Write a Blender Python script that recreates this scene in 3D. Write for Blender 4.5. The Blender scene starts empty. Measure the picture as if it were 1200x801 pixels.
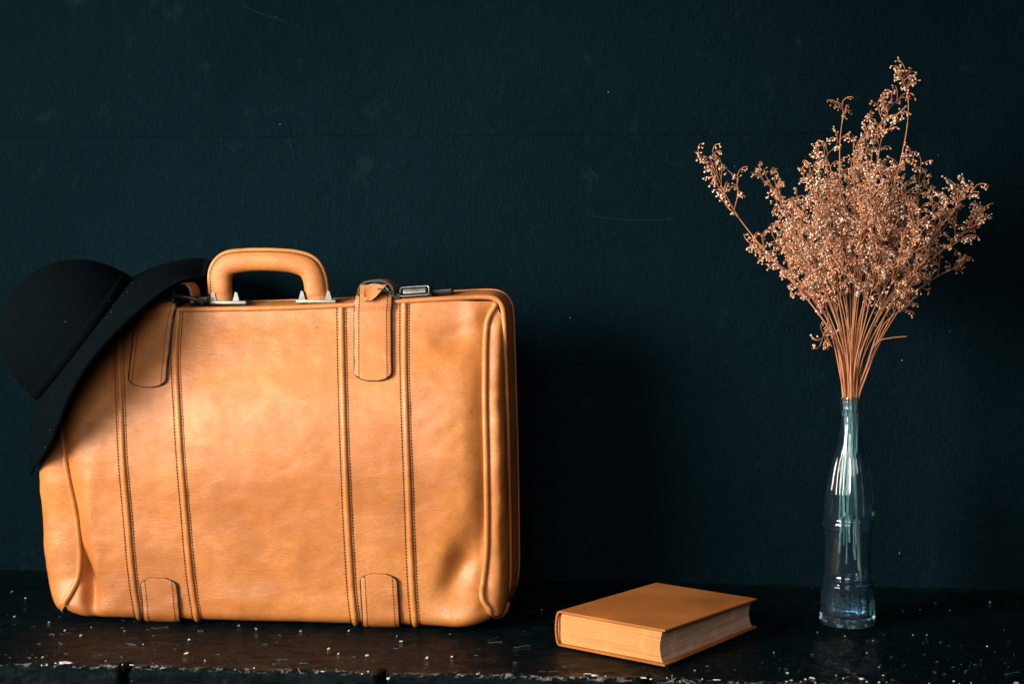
import bpy, math, random
import numpy as np
from mathutils import Vector, Matrix, noise as mn

random.seed(7)
rng = np.random.default_rng(7)
sc = bpy.context.scene
PI = math.pi

# ------------------------------------------------------------------ camera, world, lamp, exposure
FPX = 1780.0                      # focal length in photo pixels (photo 1200 wide)
YAW, PITCH, DIST = math.radians(5.0), math.radians(3.8), 1.6
fw = Vector((-math.sin(YAW)*math.cos(PITCH), math.cos(YAW)*math.cos(PITCH), -math.sin(PITCH)))
rt = Vector((math.cos(YAW), math.sin(YAW), 0))
up = rt.cross(fw)
def ray(px, py):
    return fw + rt*((px-600)/FPX) - up*((py-400.5)/FPX)
CAM = -ray(325, 728)*DIST
cd = bpy.data.cameras.new('camera'); cam = bpy.data.objects.new('camera', cd)
sc.collection.objects.link(cam); sc.camera = cam
cd.sensor_width = 36; cd.lens = FPX/1200*36; cd.clip_start = 0.05; cd.clip_end = 50
cam.matrix_world = Matrix(((rt.x, up.x, -fw.x, CAM.x), (rt.y, up.y, -fw.y, CAM.y), (rt.z, up.z, -fw.z, CAM.z), (0, 0, 0, 1)))

w = bpy.data.worlds.new('World'); sc.world = w; w.use_nodes = True
bg = w.node_tree.nodes['Background']; bg.inputs[0].default_value = (0.35, 0.7, 1.0, 1); bg.inputs[1].default_value = 0.012

ld = bpy.data.lights.new('softbox', 'AREA'); lamp = bpy.data.objects.new('softbox', ld)
sc.collection.objects.link(lamp)
ld.shape = 'RECTANGLE'; ld.size = 1.0; ld.size_y = 0.8
ld.energy = 13.2; ld.color = (1.0, 0.92, 0.79); ld.spread = math.radians(56)
lamp.location = (-1.18, -1.14, 0.70)
lamp.rotation_euler = (Vector((0.06, 0.05, 0.36)) - lamp.location).to_track_quat('-Z', 'Y').to_euler()

l2 = bpy.data.lights.new('fill_softbox', 'AREA'); fill = bpy.data.objects.new('fill_softbox', l2)
sc.collection.objects.link(fill)
l2.shape = 'RECTANGLE'; l2.size = 0.9; l2.size_y = 0.6; l2.energy = 3.5; l2.spread = math.radians(75); l2.color = (1.0, 0.92, 0.82)
fill.location = (0.10, -2.0, 0.90)
fill.rotation_euler = (Vector((0.05, 0.05, 0.19)) - fill.location).to_track_quat('-Z', 'Y').to_euler()

sc.view_settings.view_transform = 'Standard'; sc.view_settings.look = 'None'
sc.view_settings.exposure = 0; sc.view_settings.gamma = 1
sc.cycles.use_denoising = True
sc.cycles.max_bounces = 14; sc.cycles.transmission_bounces = 12; sc.cycles.glossy_bounces = 6

# ------------------------------------------------------------------ helpers
def P(px, py, Y=0.0):             # photo pixel -> point of the upright plane y = Y
    d = ray(px, py); return CAM + d*((Y-CAM.y)/d.y)
def Gd(px, py, Z=0.0):            # photo pixel -> point of the level plane z = Z
    d = ray(px, py); return CAM + d*((Z-CAM.z)/d.z)

def obj(name, V, F, mat, parent=None, smooth=True, midx=None, kind=None):
    root = parent
    while root is not None and root.parent is not None: root = root.parent
    off = root.location if root is not None else Vector((0, 0, 0))
    me = bpy.data.meshes.new(name)
    me.from_pydata([(v[0]-off[0], v[1]-off[1], v[2]-off[2]) for v in V], [], F)
    mats = mat if isinstance(mat, (list, tuple)) else [mat]
    for m in mats: me.materials.append(m)
    if midx is not None: me.polygons.foreach_set('material_index', midx)
    if smooth: me.polygons.foreach_set('use_smooth', [True]*len(me.polygons))
    me.update()
    o = bpy.data.objects.new(name, me); sc.collection.objects.link(o)
    if parent is not None: o.parent = parent
    if kind: o['kind'] = kind
    return o
def sharp(o, ang=40):
    o.data.set_sharp_from_angle(angle=math.radians(ang)); return o
def tag(o, label, cat, group=None):
    o['label'] = label; o['category'] = cat
    if group: o['group'] = group
    return o
def thing(name, label, cat, loc, group=None):
    o = bpy.data.objects.new(name, None); sc.collection.objects.link(o)
    o.location = loc; o.empty_display_size = 0.02
    return tag(o, label, cat, group)

def crom(pts, n):                 # Catmull-Rom through points, n samples
    p = np.array([tuple(q) for q in pts], float)
    p = np.vstack([2*p[0]-p[1], p, 2*p[-1]-p[-2]])
    m = len(p)-3; out = []
    for k in range(n):
        s = k/(n-1)*m; i = min(int(s), m-1); t = s-i
        a, b, c, d = p[i], p[i+1], p[i+2], p[i+3]
        out.append(0.5*((2*b)+(-a+c)*t+(2*a-5*b+4*c-d)*t*t+(-a+3*b-3*c+d)*t**3))
    return np.array(out)
def even(pts, step):
    p = np.array([tuple(q) for q in pts], float); s = np.r_[0, np.cumsum(np.linalg.norm(np.diff(p, axis=0), axis=1))]
    n = max(2, int(round(s[-1]/step))+1); t = np.linspace(0, s[-1], n)
    return np.stack([np.interp(t, s, p[:, k]) for k in range(3)], 1)

class MB:
    def __init__(s): s.V = []; s.F = []; s.M = []
    def add(s, V, F, m=0):
        b = len(s.V); s.V += [tuple(v) for v in V]; s.F += [tuple(i+b for i in f) for f in F]; s.M += [m]*len(F)
    def build(s, name, mat, parent=None, smooth=True, kind=None):
        return obj(name, s.V, s.F, mat, parent, smooth, s.M if isinstance(mat, (list, tuple)) else None, kind)
def tube(pts, r, seg=8, caps=True, flat=1.0, closed=False):
    p = np.array([tuple(q) for q in pts], float); n = len(p)
    rr = np.full(n, r) if np.isscalar(r) else np.array(r)
    if closed: T = np.roll(p, -1, 0)-np.roll(p, 1, 0)
    else: T = np.gradient(p, axis=0)
    T /= np.linalg.norm(T, axis=1)[:, None]+1e-12
    a = np.array([0, 0, 1.0]) if abs(T[0][2]) < 0.9 else np.array([0, 1.0, 0])
    N = a-T[0]*a.dot(T[0]); N /= np.linalg.norm(N); V = []
    for i in range(n):
        N = N-T[i]*N.dot(T[i]); N /= np.linalg.norm(N)+1e-12; B = np.cross(T[i], N)
        for k in range(seg):
            c = 2*PI*k/seg; V.append(p[i]+rr[i]*(math.cos(c)*N+flat*math.sin(c)*B))
    F = [(i*seg+k, i*seg+(k+1) % seg, ((i+1) % n)*seg+(k+1) % seg, ((i+1) % n)*seg+k) for i in range(n if closed else n-1) for k in range(seg)]
    if caps and not closed: F += [tuple(range(seg))[::-1], tuple((n-1)*seg+k for k in range(seg))]
    return V, F
def grid(rows, cols, f, flip=False, wrap=False):
    V = [f(i, j) for i in range(rows) for j in range(cols)]; F = []
    for i in range(rows-1):
        for j in range(cols if wrap else cols-1):
            q = (i*cols+j, i*cols+(j+1) % cols, (i+1)*cols+(j+1) % cols, (i+1)*cols+j)
            F.append(q[::-1] if flip else q)
    return V, F
def box(c, d, bev=0.0, rot=None):  # bevelled box
    import bmesh
    bm = bmesh.new(); bmesh.ops.create_cube(bm, size=1)
    for v in bm.verts: v.co = Vector((v.co.x*d[0], v.co.y*d[1], v.co.z*d[2]))
    if bev: bmesh.ops.bevel(bm, geom=bm.edges[:], offset=bev, segments=3, affect='EDGES', profile=0.6)
    bm.verts.index_update(); R = rot or Matrix.Identity(3)
    V = [R @ v.co+Vector(c) for v in bm.verts]; F = [tuple(v.index for v in f.verts) for f in bm.faces]; bm.free()
    return V, F
def stitches(mb, pts, step=0.0031, ln=0.0023, r=0.00052):
    p = even(pts, step)
    for i in range(len(p)-1):
        d = p[i+1]-p[i]; L = np.linalg.norm(d)
        if L < 1e-6: continue
        d /= L; c = (p[i]+p[i+1])/2
        mb.add(*tube([c-d*ln/2, c-d*ln*0.2, c+d*ln*0.2, c+d*ln/2], [r*0.5, r, r, r*0.5], 5))
def sst(a, b, x):
    t = min(1, max(0, (x-a)/(b-a))); return t*t*(3-2*t)
def nz(x, y, z, s): return mn.noise(Vector((x*s, y*s, z*s)))

# ------------------------------------------------------------------ materials
def mat(name):
    m = bpy.data.materials.new(name); m.use_nodes = True
    nt = m.node_tree; b = nt.nodes['Principled BSDF']; return m, nt, b
def N(nt, typ, **k):
    n = nt.nodes.new(typ)
    for a, v in k.items():
        if a in n.inputs.keys() if isinstance(a, str) else False: pass
        setattr(n, a, v)
    return n
def coords(nt, scale=(1, 1, 1), rot=(0, 0, 0)):
    t = nt.nodes.new('ShaderNodeTexCoord'); m = nt.nodes.new('ShaderNodeMapping')
    m.inputs['Scale'].default_value = scale; m.inputs['Rotation'].default_value = rot
    nt.links.new(t.outputs['Object'], m.inputs['Vector']); return m.outputs[0]
def noise(nt, vec, scale, detail=4, rough=0.55, dist=0.0):
    n = nt.nodes.new('ShaderNodeTexNoise'); n.inputs['Scale'].default_value = scale; n.inputs['Detail'].default_value = detail
    n.inputs['Roughness'].default_value = rough; n.inputs['Distortion'].default_value = dist
    nt.links.new(vec, n.inputs['Vector']); return n.outputs['Fac']
def ramp(nt, fac, stops):
    r = nt.nodes.new('ShaderNodeValToRGB'); e = r.color_ramp.elements
    while len(e) < len(stops): e.new(0.5)
    for k, (p, c) in enumerate(stops):
        e[k].position = p; e[k].color = (c, c, c, 1) if np.isscalar(c) else (*c, 1)
    nt.links.new(fac, r.inputs[0]); return r.outputs[0]
def mix(nt, fac, a, b, mode='MIX'):
    m = nt.nodes.new('ShaderNodeMix'); m.data_type = 'RGBA'; m.blend_type = mode
    for sock, v in ((m.inputs['Factor'], fac), (m.inputs['A'], a), (m.inputs['B'], b)):
        pass
    ins = [s for s in m.inputs if s.enabled] if False else m.inputs
    fs, A, B = m.inputs[0], m.inputs[6], m.inputs[7]
    for s, v in ((fs, fac), (A, a), (B, b)):
        if isinstance(v, (int, float)): s.default_value = v
        elif isinstance(v, tuple): s.default_value = (*v, 1)
        else: nt.links.new(v, s)
    return m.outputs[2]
def math_(nt, op, a, b=0.0):
    m = nt.nodes.new('ShaderNodeMath'); m.operation = op
    for s, v in ((m.inputs[0], a), (m.inputs[1], b)):
        if isinstance(v, (int, float)): s.default_value = v
        else: nt.links.new(v, s)
    return m.outputs[0]
def bump(nt, b, h, strength=0.3, dist=0.001, prev=None):
    n = nt.nodes.new('ShaderNodeBump'); n.inputs['Strength'].default_value = strength; n.inputs['Distance'].default_value = dist
    nt.links.new(h, n.inputs['Height'])
    if prev is not None: nt.links.new(prev, n.inputs['Normal'])
    nt.links.new(n.outputs[0], b.inputs['Normal']); return n.outputs[0]

def leather(name, dark, mid, light, rough=0.42, grain=1.0):
    m, nt, b = mat(name); c = coords(nt); L = nt.links
    n1 = noise(nt, c, 9, 6, 0.62, 0.4); n2 = noise(nt, coords(nt, (1, 1, 1.4), (0, 0.5, 0)), 30, 7, 0.68, 1.0); n3 = noise(nt, c, 420, 3, 0.6)
    col = ramp(nt, n1, [(0.36, dark), (0.5, mid), (0.64, light)])
    col = mix(nt, ramp(nt, n2, [(0.34, 0.38), (0.6, 0.0)]), col, tuple(x*0.74 for x in dark))
    col = mix(nt, ramp(nt, n3, [(0.40, 0.20), (0.60, 0.0)]), col, tuple(x*0.6 for x in dark))
    sp = noise(nt, c, 95, 2, 0.5); col = mix(nt, ramp(nt, sp, [(0.70, 0.0), (0.76, 0.45)]), col, tuple(x*0.5 for x in dark))
    L.new(col, b.inputs['Base Color'])
    L.new(ramp(nt, n2, [(0.3, rough+0.12), (0.7, rough-0.05)]), b.inputs['Roughness'])
    b.inputs['Specular IOR Level'].default_value = 0.44
    v = nt.nodes.new('ShaderNodeTexVoronoi'); v.feature = 'DISTANCE_TO_EDGE'; v.inputs['Scale'].default_value = 620
    L.new(c, v.inputs['Vector'])
    p = bump(nt, b, ramp(nt, v.outputs['Distance'], [(0.0, 0.0), (0.25, 1.0)]), 0.22*grain, 0.0005)
    p = bump(nt, b, noise(nt, coords(nt, (0.8, 1, 2.8), (0, 0.6, 0)), 60, 7, 0.65, 1.4), 0.26*grain, 0.0016, p)
    bump(nt, b, noise(nt, c, 14, 3, 0.5), 0.4, 0.006, p)
    return m
def plain(name, col, rough=0.5, metal=0.0, spec=0.5, bs=None, bstr=0.3):
    m, nt, b = mat(name)
    c = coords(nt); n = noise(nt, c, 180 if bs is None else bs, 4)
    nt.links.new(mix(nt, n, tuple(x*0.8 for x in col), tuple(min(1, x*1.2) for x in col)), b.inputs['Base Color'])
    nt.links.new(ramp(nt, n, [(0.2, max(0.03, rough-0.1)), (0.8, min(1, rough+0.1))]), b.inputs['Roughness'])
    b.inputs['Metallic'].default_value = metal; b.inputs['Specular IOR Level'].default_value = spec
    if bs: bump(nt, b, n, bstr, 0.0006)
    return m

M_LEATHER = leather('tan leather', (0.36, 0.116, 0.026), (0.45, 0.156, 0.037), (0.53, 0.202, 0.052), 0.38)
M_STRAP = leather('strap leather', (0.34, 0.110, 0.024), (0.44, 0.150, 0.035), (0.52, 0.194, 0.050), 0.46, 1.3)
M_PIPE = leather('piping leather', (0.36, 0.122, 0.030), (0.47, 0.168, 0.042), (0.56, 0.216, 0.060), 0.38, 0.7)
M_BAND = leather('frame leather', (0.32, 0.112, 0.030), (0.42, 0.155, 0.042), (0.50, 0.20, 0.058), 0.5, 1.0)
M_EDGE = plain('black edge paint', (0.010, 0.008, 0.007), 0.45)
M_THREAD = plain('dark thread', (0.030, 0.014, 0.007), 0.8)
M_CHROME = plain('worn chrome', (0.27, 0.265, 0.25), 0.42, 1.0)
M_BLACKMETAL = plain('black enamel', (0.008, 0.008, 0.009), 0.28)

def felt():
    m, nt, b = mat('black felt'); c = coords(nt)
    n = noise(nt, c, 700, 4, 0.7); d = noise(nt, c, 330, 2, 0.5)
    dust = noise(nt, c, 12, 3)
    col = ramp(nt, n, [(0.3, (0.0008, 0.0014, 0.0020)), (0.66, (0.0018, 0.0038, 0.0054))])
    msk = math_(nt, 'MULTIPLY', ramp(nt, d, [(0.745, 0.0), (0.77, 0.8)]), ramp(nt, dust, [(0.45, 0.0), (0.68, 0.8)]))
    nt.links.new(mix(nt, msk, col, (0.42, 0.42, 0.40)), b.inputs['Base Color'])
    b.inputs['Roughness'].default_value = 0.95; b.inputs['Specular IOR Level'].default_value = 0.015
    b.inputs['Sheen Weight'].default_value = 0.001; b.inputs['Sheen Roughness'].default_value = 0.4
    b.inputs['Sheen Tint'].default_value = (0.6, 0.85, 1, 1)
    p = bump(nt, b, n, 0.6, 0.0006); bump(nt, b, noise(nt, c, 60, 4), 0.25, 0.001, p)
    return m
M_FELT = felt()
M_RIBBON = plain('black ribbon', (0.0016, 0.0024, 0.003), 0.95, spec=0.05, bs=500)

def wallpaint():
    m, nt, b = mat('dark teal wall paint'); c = coords(nt); L = nt.links
    n1 = noise(nt, c, 2.2, 5, 0.6, 0.3); n2 = noise(nt, c, 26, 5, 0.7)
    col = ramp(nt, n1, [(0.3, (0.0019, 0.0071, 0.0105)), (0.7, (0.0031, 0.0102, 0.0146))])
    smudge = ramp(nt, n2, [(0.58, 0.0), (0.76, 0.55)])
    col = mix(nt, smudge, col, (0.008, 0.022, 0.029))
    s = noise(nt, coords(nt, (1, 1, 0.25), (0, 0.35, 0)), 60, 2, 0.5)
    col = mix(nt, ramp(nt, s, [(0.765, 0.0), (0.79, 0.35)]), col, (0.06, 0.085, 0.09))
    d = noise(nt, c, 150, 1, 0.4); col = mix(nt, ramp(nt, d, [(0.82, 0.0), (0.85, 0.3)]), col, (0.16, 0.18, 0.18))
    L.new(col, b.inputs['Base Color'])
    b.inputs['Roughness'].default_value = 0.6; b.inputs['Specular IOR Level'].default_value = 0.0
    p = bump(nt, b, noise(nt, coords(nt, (1.5, 1, 0.7)), 210, 6, 0.68, 0.5), 1.0, 0.0026)
    p = bump(nt, b, noise(nt, coords(nt, (0.25, 1, 1.6)), 120, 4, 0.6), 0.35, 0.0010, p)
    p = bump(nt, b, noise(nt, coords(nt, (1, 1, 1.5)), 38, 4, 0.6, 0.8), 0.7, 0.005, p)
    bump(nt, b, noise(nt, c, 9, 3), 0.4, 0.008, p)
    return m
M_WALL = wallpaint()

def blackpaint(name, front):
    m, nt, b = mat(name); c = coords(nt); L = nt.links
    n1 = noise(nt, c, 40, 6, 0.65, 0.3); n3 = noise(nt, coords(nt, (0.45, 1.3, 1)), 130, 5, 0.7, 1.0)
    col = ramp(nt, n1, [(0.3, (0.0008, 0.0036, 0.0050)), (0.72, (0.0022, 0.0072, 0.0094))])
    sc1 = ramp(nt, n3, [(0.61, 0.0), (0.70, 0.4)])
    col = mix(nt, sc1, col, (0.034, 0.046, 0.050))
    n4 = noise(nt, coords(nt, (0.5, 1.2, 1)), 210, 3, 0.5)
    patch = noise(nt, c, 16, 2)
    ch = math_(nt, 'MULTIPLY', ramp(nt, n4, [(0.735, 0.0), (0.755, 1.0)]), ramp(nt, patch, [(0.40, 0.0), (0.6, 1.0)]))
    col = mix(nt, ch, col, (0.50, 0.50, 0.48))
    # worn arris: the paint is rubbed off along the front edge of the ledge
    g = nt.nodes.new('ShaderNodeNewGeometry'); sx = nt.nodes.new('ShaderNodeSeparateXYZ'); L.new(g.outputs['Position'], sx.inputs[0])
    near = nt.nodes.new('ShaderNodeMapRange'); near.inputs['From Min'].default_value = FRONT_Y+0.011; near.inputs['From Max'].default_value = FRONT_Y+0.003
    L.new(sx.outputs['Y'], near.inputs['Value'])
    low = nt.nodes.new('ShaderNodeMapRange'); low.inputs['From Min'].default_value = -0.0045; low.inputs['From Max'].default_value = -0.0010
    L.new(sx.outputs['Z'], low.inputs['Value'])
    e = math_(nt, 'MULTIPLY', near.outputs[0], low.outputs[0])
    n5 = noise(nt, coords(nt, (0.7, 1, 1)), 150, 6, 0.72, 0.8)
    wear = math_(nt, 'MULTIPLY', e, ramp(nt, n5, [(0.525, 0.0), (0.57, 1.0)]))
    col = mix(nt, wear, col, ramp(nt, noise(nt, c, 420, 3), [(0.35, (0.035, 0.045, 0.05)), (0.66, (0.62, 0.62, 0.60))]))
    L.new(col, b.inputs['Base Color'])
    r = ramp(nt, n1, [(0.45, 0.06), (0.62, 0.50)]); r = mix(nt, math_(nt, 'MAXIMUM', wear, ch), r, (0.8, 0.8, 0.8)); L.new(r, b.inputs['Roughness'])
    b.inputs['Specular IOR Level'].default_value = 0.5; b.inputs['IOR'].default_value = 1.13
    p = bump(nt, b, noise(nt, coords(nt, (0.45, 1.2, 1)), 55, 8, 0.74, 0.8), 1.0, 0.0045)
    p = bump(nt, b, n3, 0.7, 0.0012, p); bump(nt, b, noise(nt, c, 420, 3), 0.2, 0.0004, p)
    return m
FRONT_Y = -0.176
WALL_Y = 0.213
M_LEDGE = blackpaint('worn black gloss paint', True)
M_MORTAR = plain('dark mortar', (0.0025, 0.003, 0.0035), 0.95, spec=0.02, bs=160)
M_FLAKE = plain('chipped plaster flake', (0.62, 0.60, 0.56), 0.8, bs=300)
M_SCUFF = plain('grey scuff', (0.11, 0.13, 0.13), 0.8, bs=300)

M_SPECK = plain('grey speck', (0.34, 0.35, 0.34), 0.8, bs=300)
M_SCRATCH = plain('rubbed paint', (0.0075, 0.021, 0.027), 0.7, spec=0.1)
def glass():
    m, nt, b = mat('pale blue bottle glass')
    b.inputs['Base Color'].default_value = (0.54, 0.80, 0.96, 1); b.inputs['Roughness'].default_value = 0.02
    b.inputs['Transmission Weight'].default_value = 0.992; b.inputs['IOR'].default_value = 1.5
    bump(nt, b, noise(nt, coords(nt, (1, 1, 0.35)), 60, 3), 0.12, 0.002)
    return m
M_GLASS = glass()

def paper(name, a, bcol):
    m, nt, b = mat(name); c = coords(nt, (1, 1, 1))
    n = noise(nt, coords(nt, (2, 2, 260)), 4, 4, 0.7); n2 = noise(nt, c, 45, 4, 0.6)
    col = mix(nt, ramp(nt, n, [(0.35, 0.0), (0.65, 1.0)]), a, bcol)
    col = mix(nt, ramp(nt, n2, [(0.55, 0.0), (0.8, 0.6)]), col, tuple(min(1, x*1.35) for x in bcol))
    nt.links.new(col, b.inputs['Base Color']); b.inputs['Roughness'].default_value = 0.85; b.inputs['Specular IOR Level'].default_value = 0.2
    bump(nt, b, n, 0.5, 0.0006)
    return m
M_PAGES = paper('gilded page edges', (0.42, 0.19, 0.060), (0.54, 0.275, 0.098))
M_FORE = paper('plain page edges', (0.42, 0.245, 0.16), (0.76, 0.49, 0.35))
M_ENDPAPER = plain('white endpaper', (0.72, 0.66, 0.58), 0.8, spec=0.2)
def cloth():
    m, nt, b = mat('ochre book cloth'); c = coords(nt)
    n = noise(nt, c, 650, 3, 0.6); n2 = noise(nt, c, 12, 5, 0.6)
    col = mix(nt, ramp(nt, n2, [(0.3, 0.0), (0.7, 1.0)]), (0.30, 0.088, 0.015), (0.54, 0.188, 0.038))
    col = mix(nt, ramp(nt, n, [(0.35, 0.45), (0.6, 0.0)]), col, (0.24, 0.080, 0.016))
    n3 = noise(nt, coords(nt, (1, 6, 1), (0, 0, 0.4)), 40, 4, 0.7); col = mix(nt, ramp(nt, n3, [(0.66, 0.0), (0.78, 0.35)]), col, (0.66, 0.34, 0.13))
    nt.links.new(col, b.inputs['Base Color']); b.inputs['Roughness'].default_value = 0.7; b.inputs['Specular IOR Level'].default_value = 0.3
    bump(nt, b, n, 0.45, 0.0005)
    return m
M_CLOTH = cloth()
M_STEM = plain('dry brown stem', (0.50, 0.215, 0.110), 0.75, spec=0.02, bs=120)
M_STEM2 = plain('darker dry stem', (0.36, 0.150, 0.075), 0.8, spec=0.02, bs=120)
M_PETAL2 = plain('browned petals', (0.68, 0.42, 0.29), 0.9, spec=0.02, bs=160)
M_GREEN = plain('pale green stem', (0.40, 0.43, 0.34), 0.75, spec=0.3, bs=120)
M_CALYX = plain('tan dried calyx', (0.56, 0.250, 0.142), 0.8, spec=0.02, bs=160)
M_PETAL = plain('papery cream petals', (0.92, 0.70, 0.58), 0.9, spec=0.02, bs=160)

# ------------------------------------------------------------------ setting: wall of two panels, ledge with a front course of bricks
wall = bpy.data.objects.new('wall', None); sc.collection.objects.link(wall); wall['kind'] = 'structure'; wall.location = (0, WALL_Y, 0)
gz = P(600, 158.5, WALL_Y).z
def panel(z0, z1, edge_top):
    X = np.linspace(-1.6, 2.0, 181); n = 5
    prof = [(0.0, 0.0), (0.0006, 0.0016), (0.0016, 0.006)]  # (depth, distance from the joint): rounded lip
    rows = []
    V = []; F = []
    zs = [z0, z1-0.0012, z1-0.0003, z1] if edge_top else [z0, z0+0.0003, z0+0.0012, z1]
    ds = [0, 0, 0.00008, 0.0008] if edge_top else [0.0006, 0.00005, 0, 0]
    for k, (z, d) in enumerate(zip(zs, ds)):
        for x in X:
            wob = 0.0015*nz(x, 3.1, 0, 7)+0.0005*nz(x, 1.0, 0, 40)
            near = (k > 0) if edge_top else (k < 3)
            V.append((x, WALL_Y+d*(0.5+4.0*max(0, nz(x, 9, 0, 6))), z+(wob if near else 0)))
    c = len(X)
    for i in range(3):
        for j in range(c-1): F.append((i*c+j, i*c+j+1, (i+1)*c+j+1, (i+1)*c+j))
    return obj('panel', V, F, M_WALL, wall)
panel(-0.05, gz-0.0001, True); panel(gz+0.0001, 1.6, False)
obj('joint', [(-1.6, WALL_Y+0.0013, gz-0.01), (2, WALL_Y+0.0013, gz-0.01), (2, WALL_Y+0.0013, gz+0.01), (-1.6, WALL_Y+0.0013, gz+0.01)], [(0, 1, 2, 3)], M_WALL, wall)
mb = MB()
def flake(mb, c, ax, ay, nrm, n=7, th=0.0006):
    c = Vector(c); nrm = Vector(nrm); a = Vector((1, 0, 0)); b = nrm.cross(a).normalized()
    k0 = random.random()*6; R = [(0.35+0.65*random.random()) for _ in range(n)]
    V = [c+a*(ax*R[k]*math.cos(k0+2*PI*k/n))+b*(ay*R[k]*math.sin(k0+2*PI*k/n)) for k in range(n)]
    T = [v*0.8+c*0.2+nrm*th for v in V]
    F = [tuple(range(n, 2*n))]+[(k, (k+1) % n, n+(k+1) % n, n+k) for k in range(n)]
    mb.add(V+T, F)
for (px, py, a, b) in [(1057, 422, 3, 1.6), (1054, 648, 1.4, 4), (713, 108, 1.5, 1), (1099, 182, 1.4, 1), (1026, 386, 1, 1), (668, 372, 1.2, 1.2), (328, 146, 1.2, 1), (861, 195, 1, 1), (323, 20, 1, 1), (1113, 388, .8, .8)]:
    flake(mb, P(px, py, WALL_Y-0.0001), a*0.0006, b*0.0006, (0, -1, 0), 6, 0.0003)
mb.build('plaster_speck', M_SPECK, wall, False, kind='stuff')
mb = MB()
for pts in [[(283, 5), (300, 14), (318, 20), (340, 28)], [(690, 196), (698, 206), (702, 212)], [(690, 252), (715, 256), (750, 258), (800, 256)], [(338, 160), (341, 172), (344, 186)], [(310, 138), (322, 130), (334, 122)]]:
    mb.add(*tube(crom([P(x, y, WALL_Y+0.0001) for x, y in pts], 12), [0.0001]*1+[0.00028]*10+[0.0001], 5))
mb.build('scratch', M_SCRATCH, wall, kind='stuff')

def ledge_z(x, y):
    return 0.0011*nz(x, y, 0.3, 16)+0.0007*nz(x*0.6, y, 4, 55)-0.0016
SEAM_Y = FRONT_Y+0.042
ledge = bpy.data.objects.new('ledge', None); sc.collection.objects.link(ledge); ledge['kind'] = 'structure'; ledge.location = (0, 0, 0)
Xs = np.linspace(-0.80, 1.30, 500); Ys = np.linspace(SEAM_Y, WALL_Y+0.01, 90)
def lz(i, j):
    x, y = Xs[j], Ys[i]; z = ledge_z(x, y)
    d = WALL_Y-y; z += 0.004*math.exp(-(max(d, 0)/0.006)**1.3)*(0.8+0.5*nz(x, 0, 0, 30))
    return (x, y, z)
obj('top_slab', *grid(90, 500, lz), M_LEDGE, ledge)
j0, j1 = Gd(149, 776).x, Gd(446, 790).x; BL = j1-j0
prof = []
for k in range(16): prof.append((SEAM_Y+(FRONT_Y+0.007-SEAM_Y)*k/15, 0.0, 0))
for k in range(1, 8): a = PI/2*k/7; prof.append((FRONT_Y+0.007-0.007*math.sin(a), -0.007+0.007*math.cos(a), 1))
for k in range(1, 22): prof.append((FRONT_Y-0.0005, -0.007-0.0034*k, 2))
for b in range(-2, 5):
    x0, x1 = j0+BL*b, j0+BL*(b+1); gap = 0.0026
    n = 150; xs = np.linspace(x0+gap, x1-gap, n)
    def bf(i, j, xs=xs, x0=x0, x1=x1, b=b):
        y, z, s = prof[i]; x = xs[j]
        e = min(x-x0, x1-x)-gap                    # distance from the brick's end
        fr = sst(FRONT_Y+0.026, FRONT_Y+0.008, y+0.006*nz(x, y, 5, 90)) if s == 0 else 1.0
        rough = 0.0035*nz(x, y*0.5, z+b*3, 28)+0.0022*nz(x, y, z, 90)+0.0012*nz(x, y, z, 240)
        zz = z+ledge_z(x, max(y, SEAM_Y)) + (0.0 if s == 2 else rough*0.30*fr)
        yy = y+(rough*(0.5+0.5*min(1, s)) if s else 0)
        rd = max(0.0, 1-e/0.007)
        k = fr*rd*rd
        zz -= 0.0065*k*(1 if s < 2 else 0.15); yy += (0.007*k if s else 0)
        return (x+0.0022*fr*nz(x, y, z, 110)*rd+(gap+0.0002)*(1-fr)*rd*(-1 if x-x0 < x1-x else 1), yy, zz)
    o = obj('brick', *grid(len(prof), n, bf, flip=True), M_LEDGE, ledge)
Vm, Fm = [], []
for b in range(-2, 6):
    x = j0+BL*b
    b0 = len(Vm)
    for (y, z) in ((SEAM_Y+0.001, -0.010), (FRONT_Y+0.034, -0.010), (FRONT_Y+0.018, -0.011), (FRONT_Y+0.014, -0.08)):
        for dx in (-0.009, 0.009): Vm.append((x+dx, y, z))
    for k in range(3): Fm.append((b0+2*k, b0+2*k+1, b0+2*k+3, b0+2*k+2))
obj('mortar', Vm, [f[::-1] for f in Fm], M_MORTAR, ledge)
obj('base_wall', *box((0.25, 0.04+FRONT_Y/2+0.01, -0.33), (2.3, 0.25, 0.51), 0.004), M_LEDGE, ledge)
mb = MB()
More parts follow.
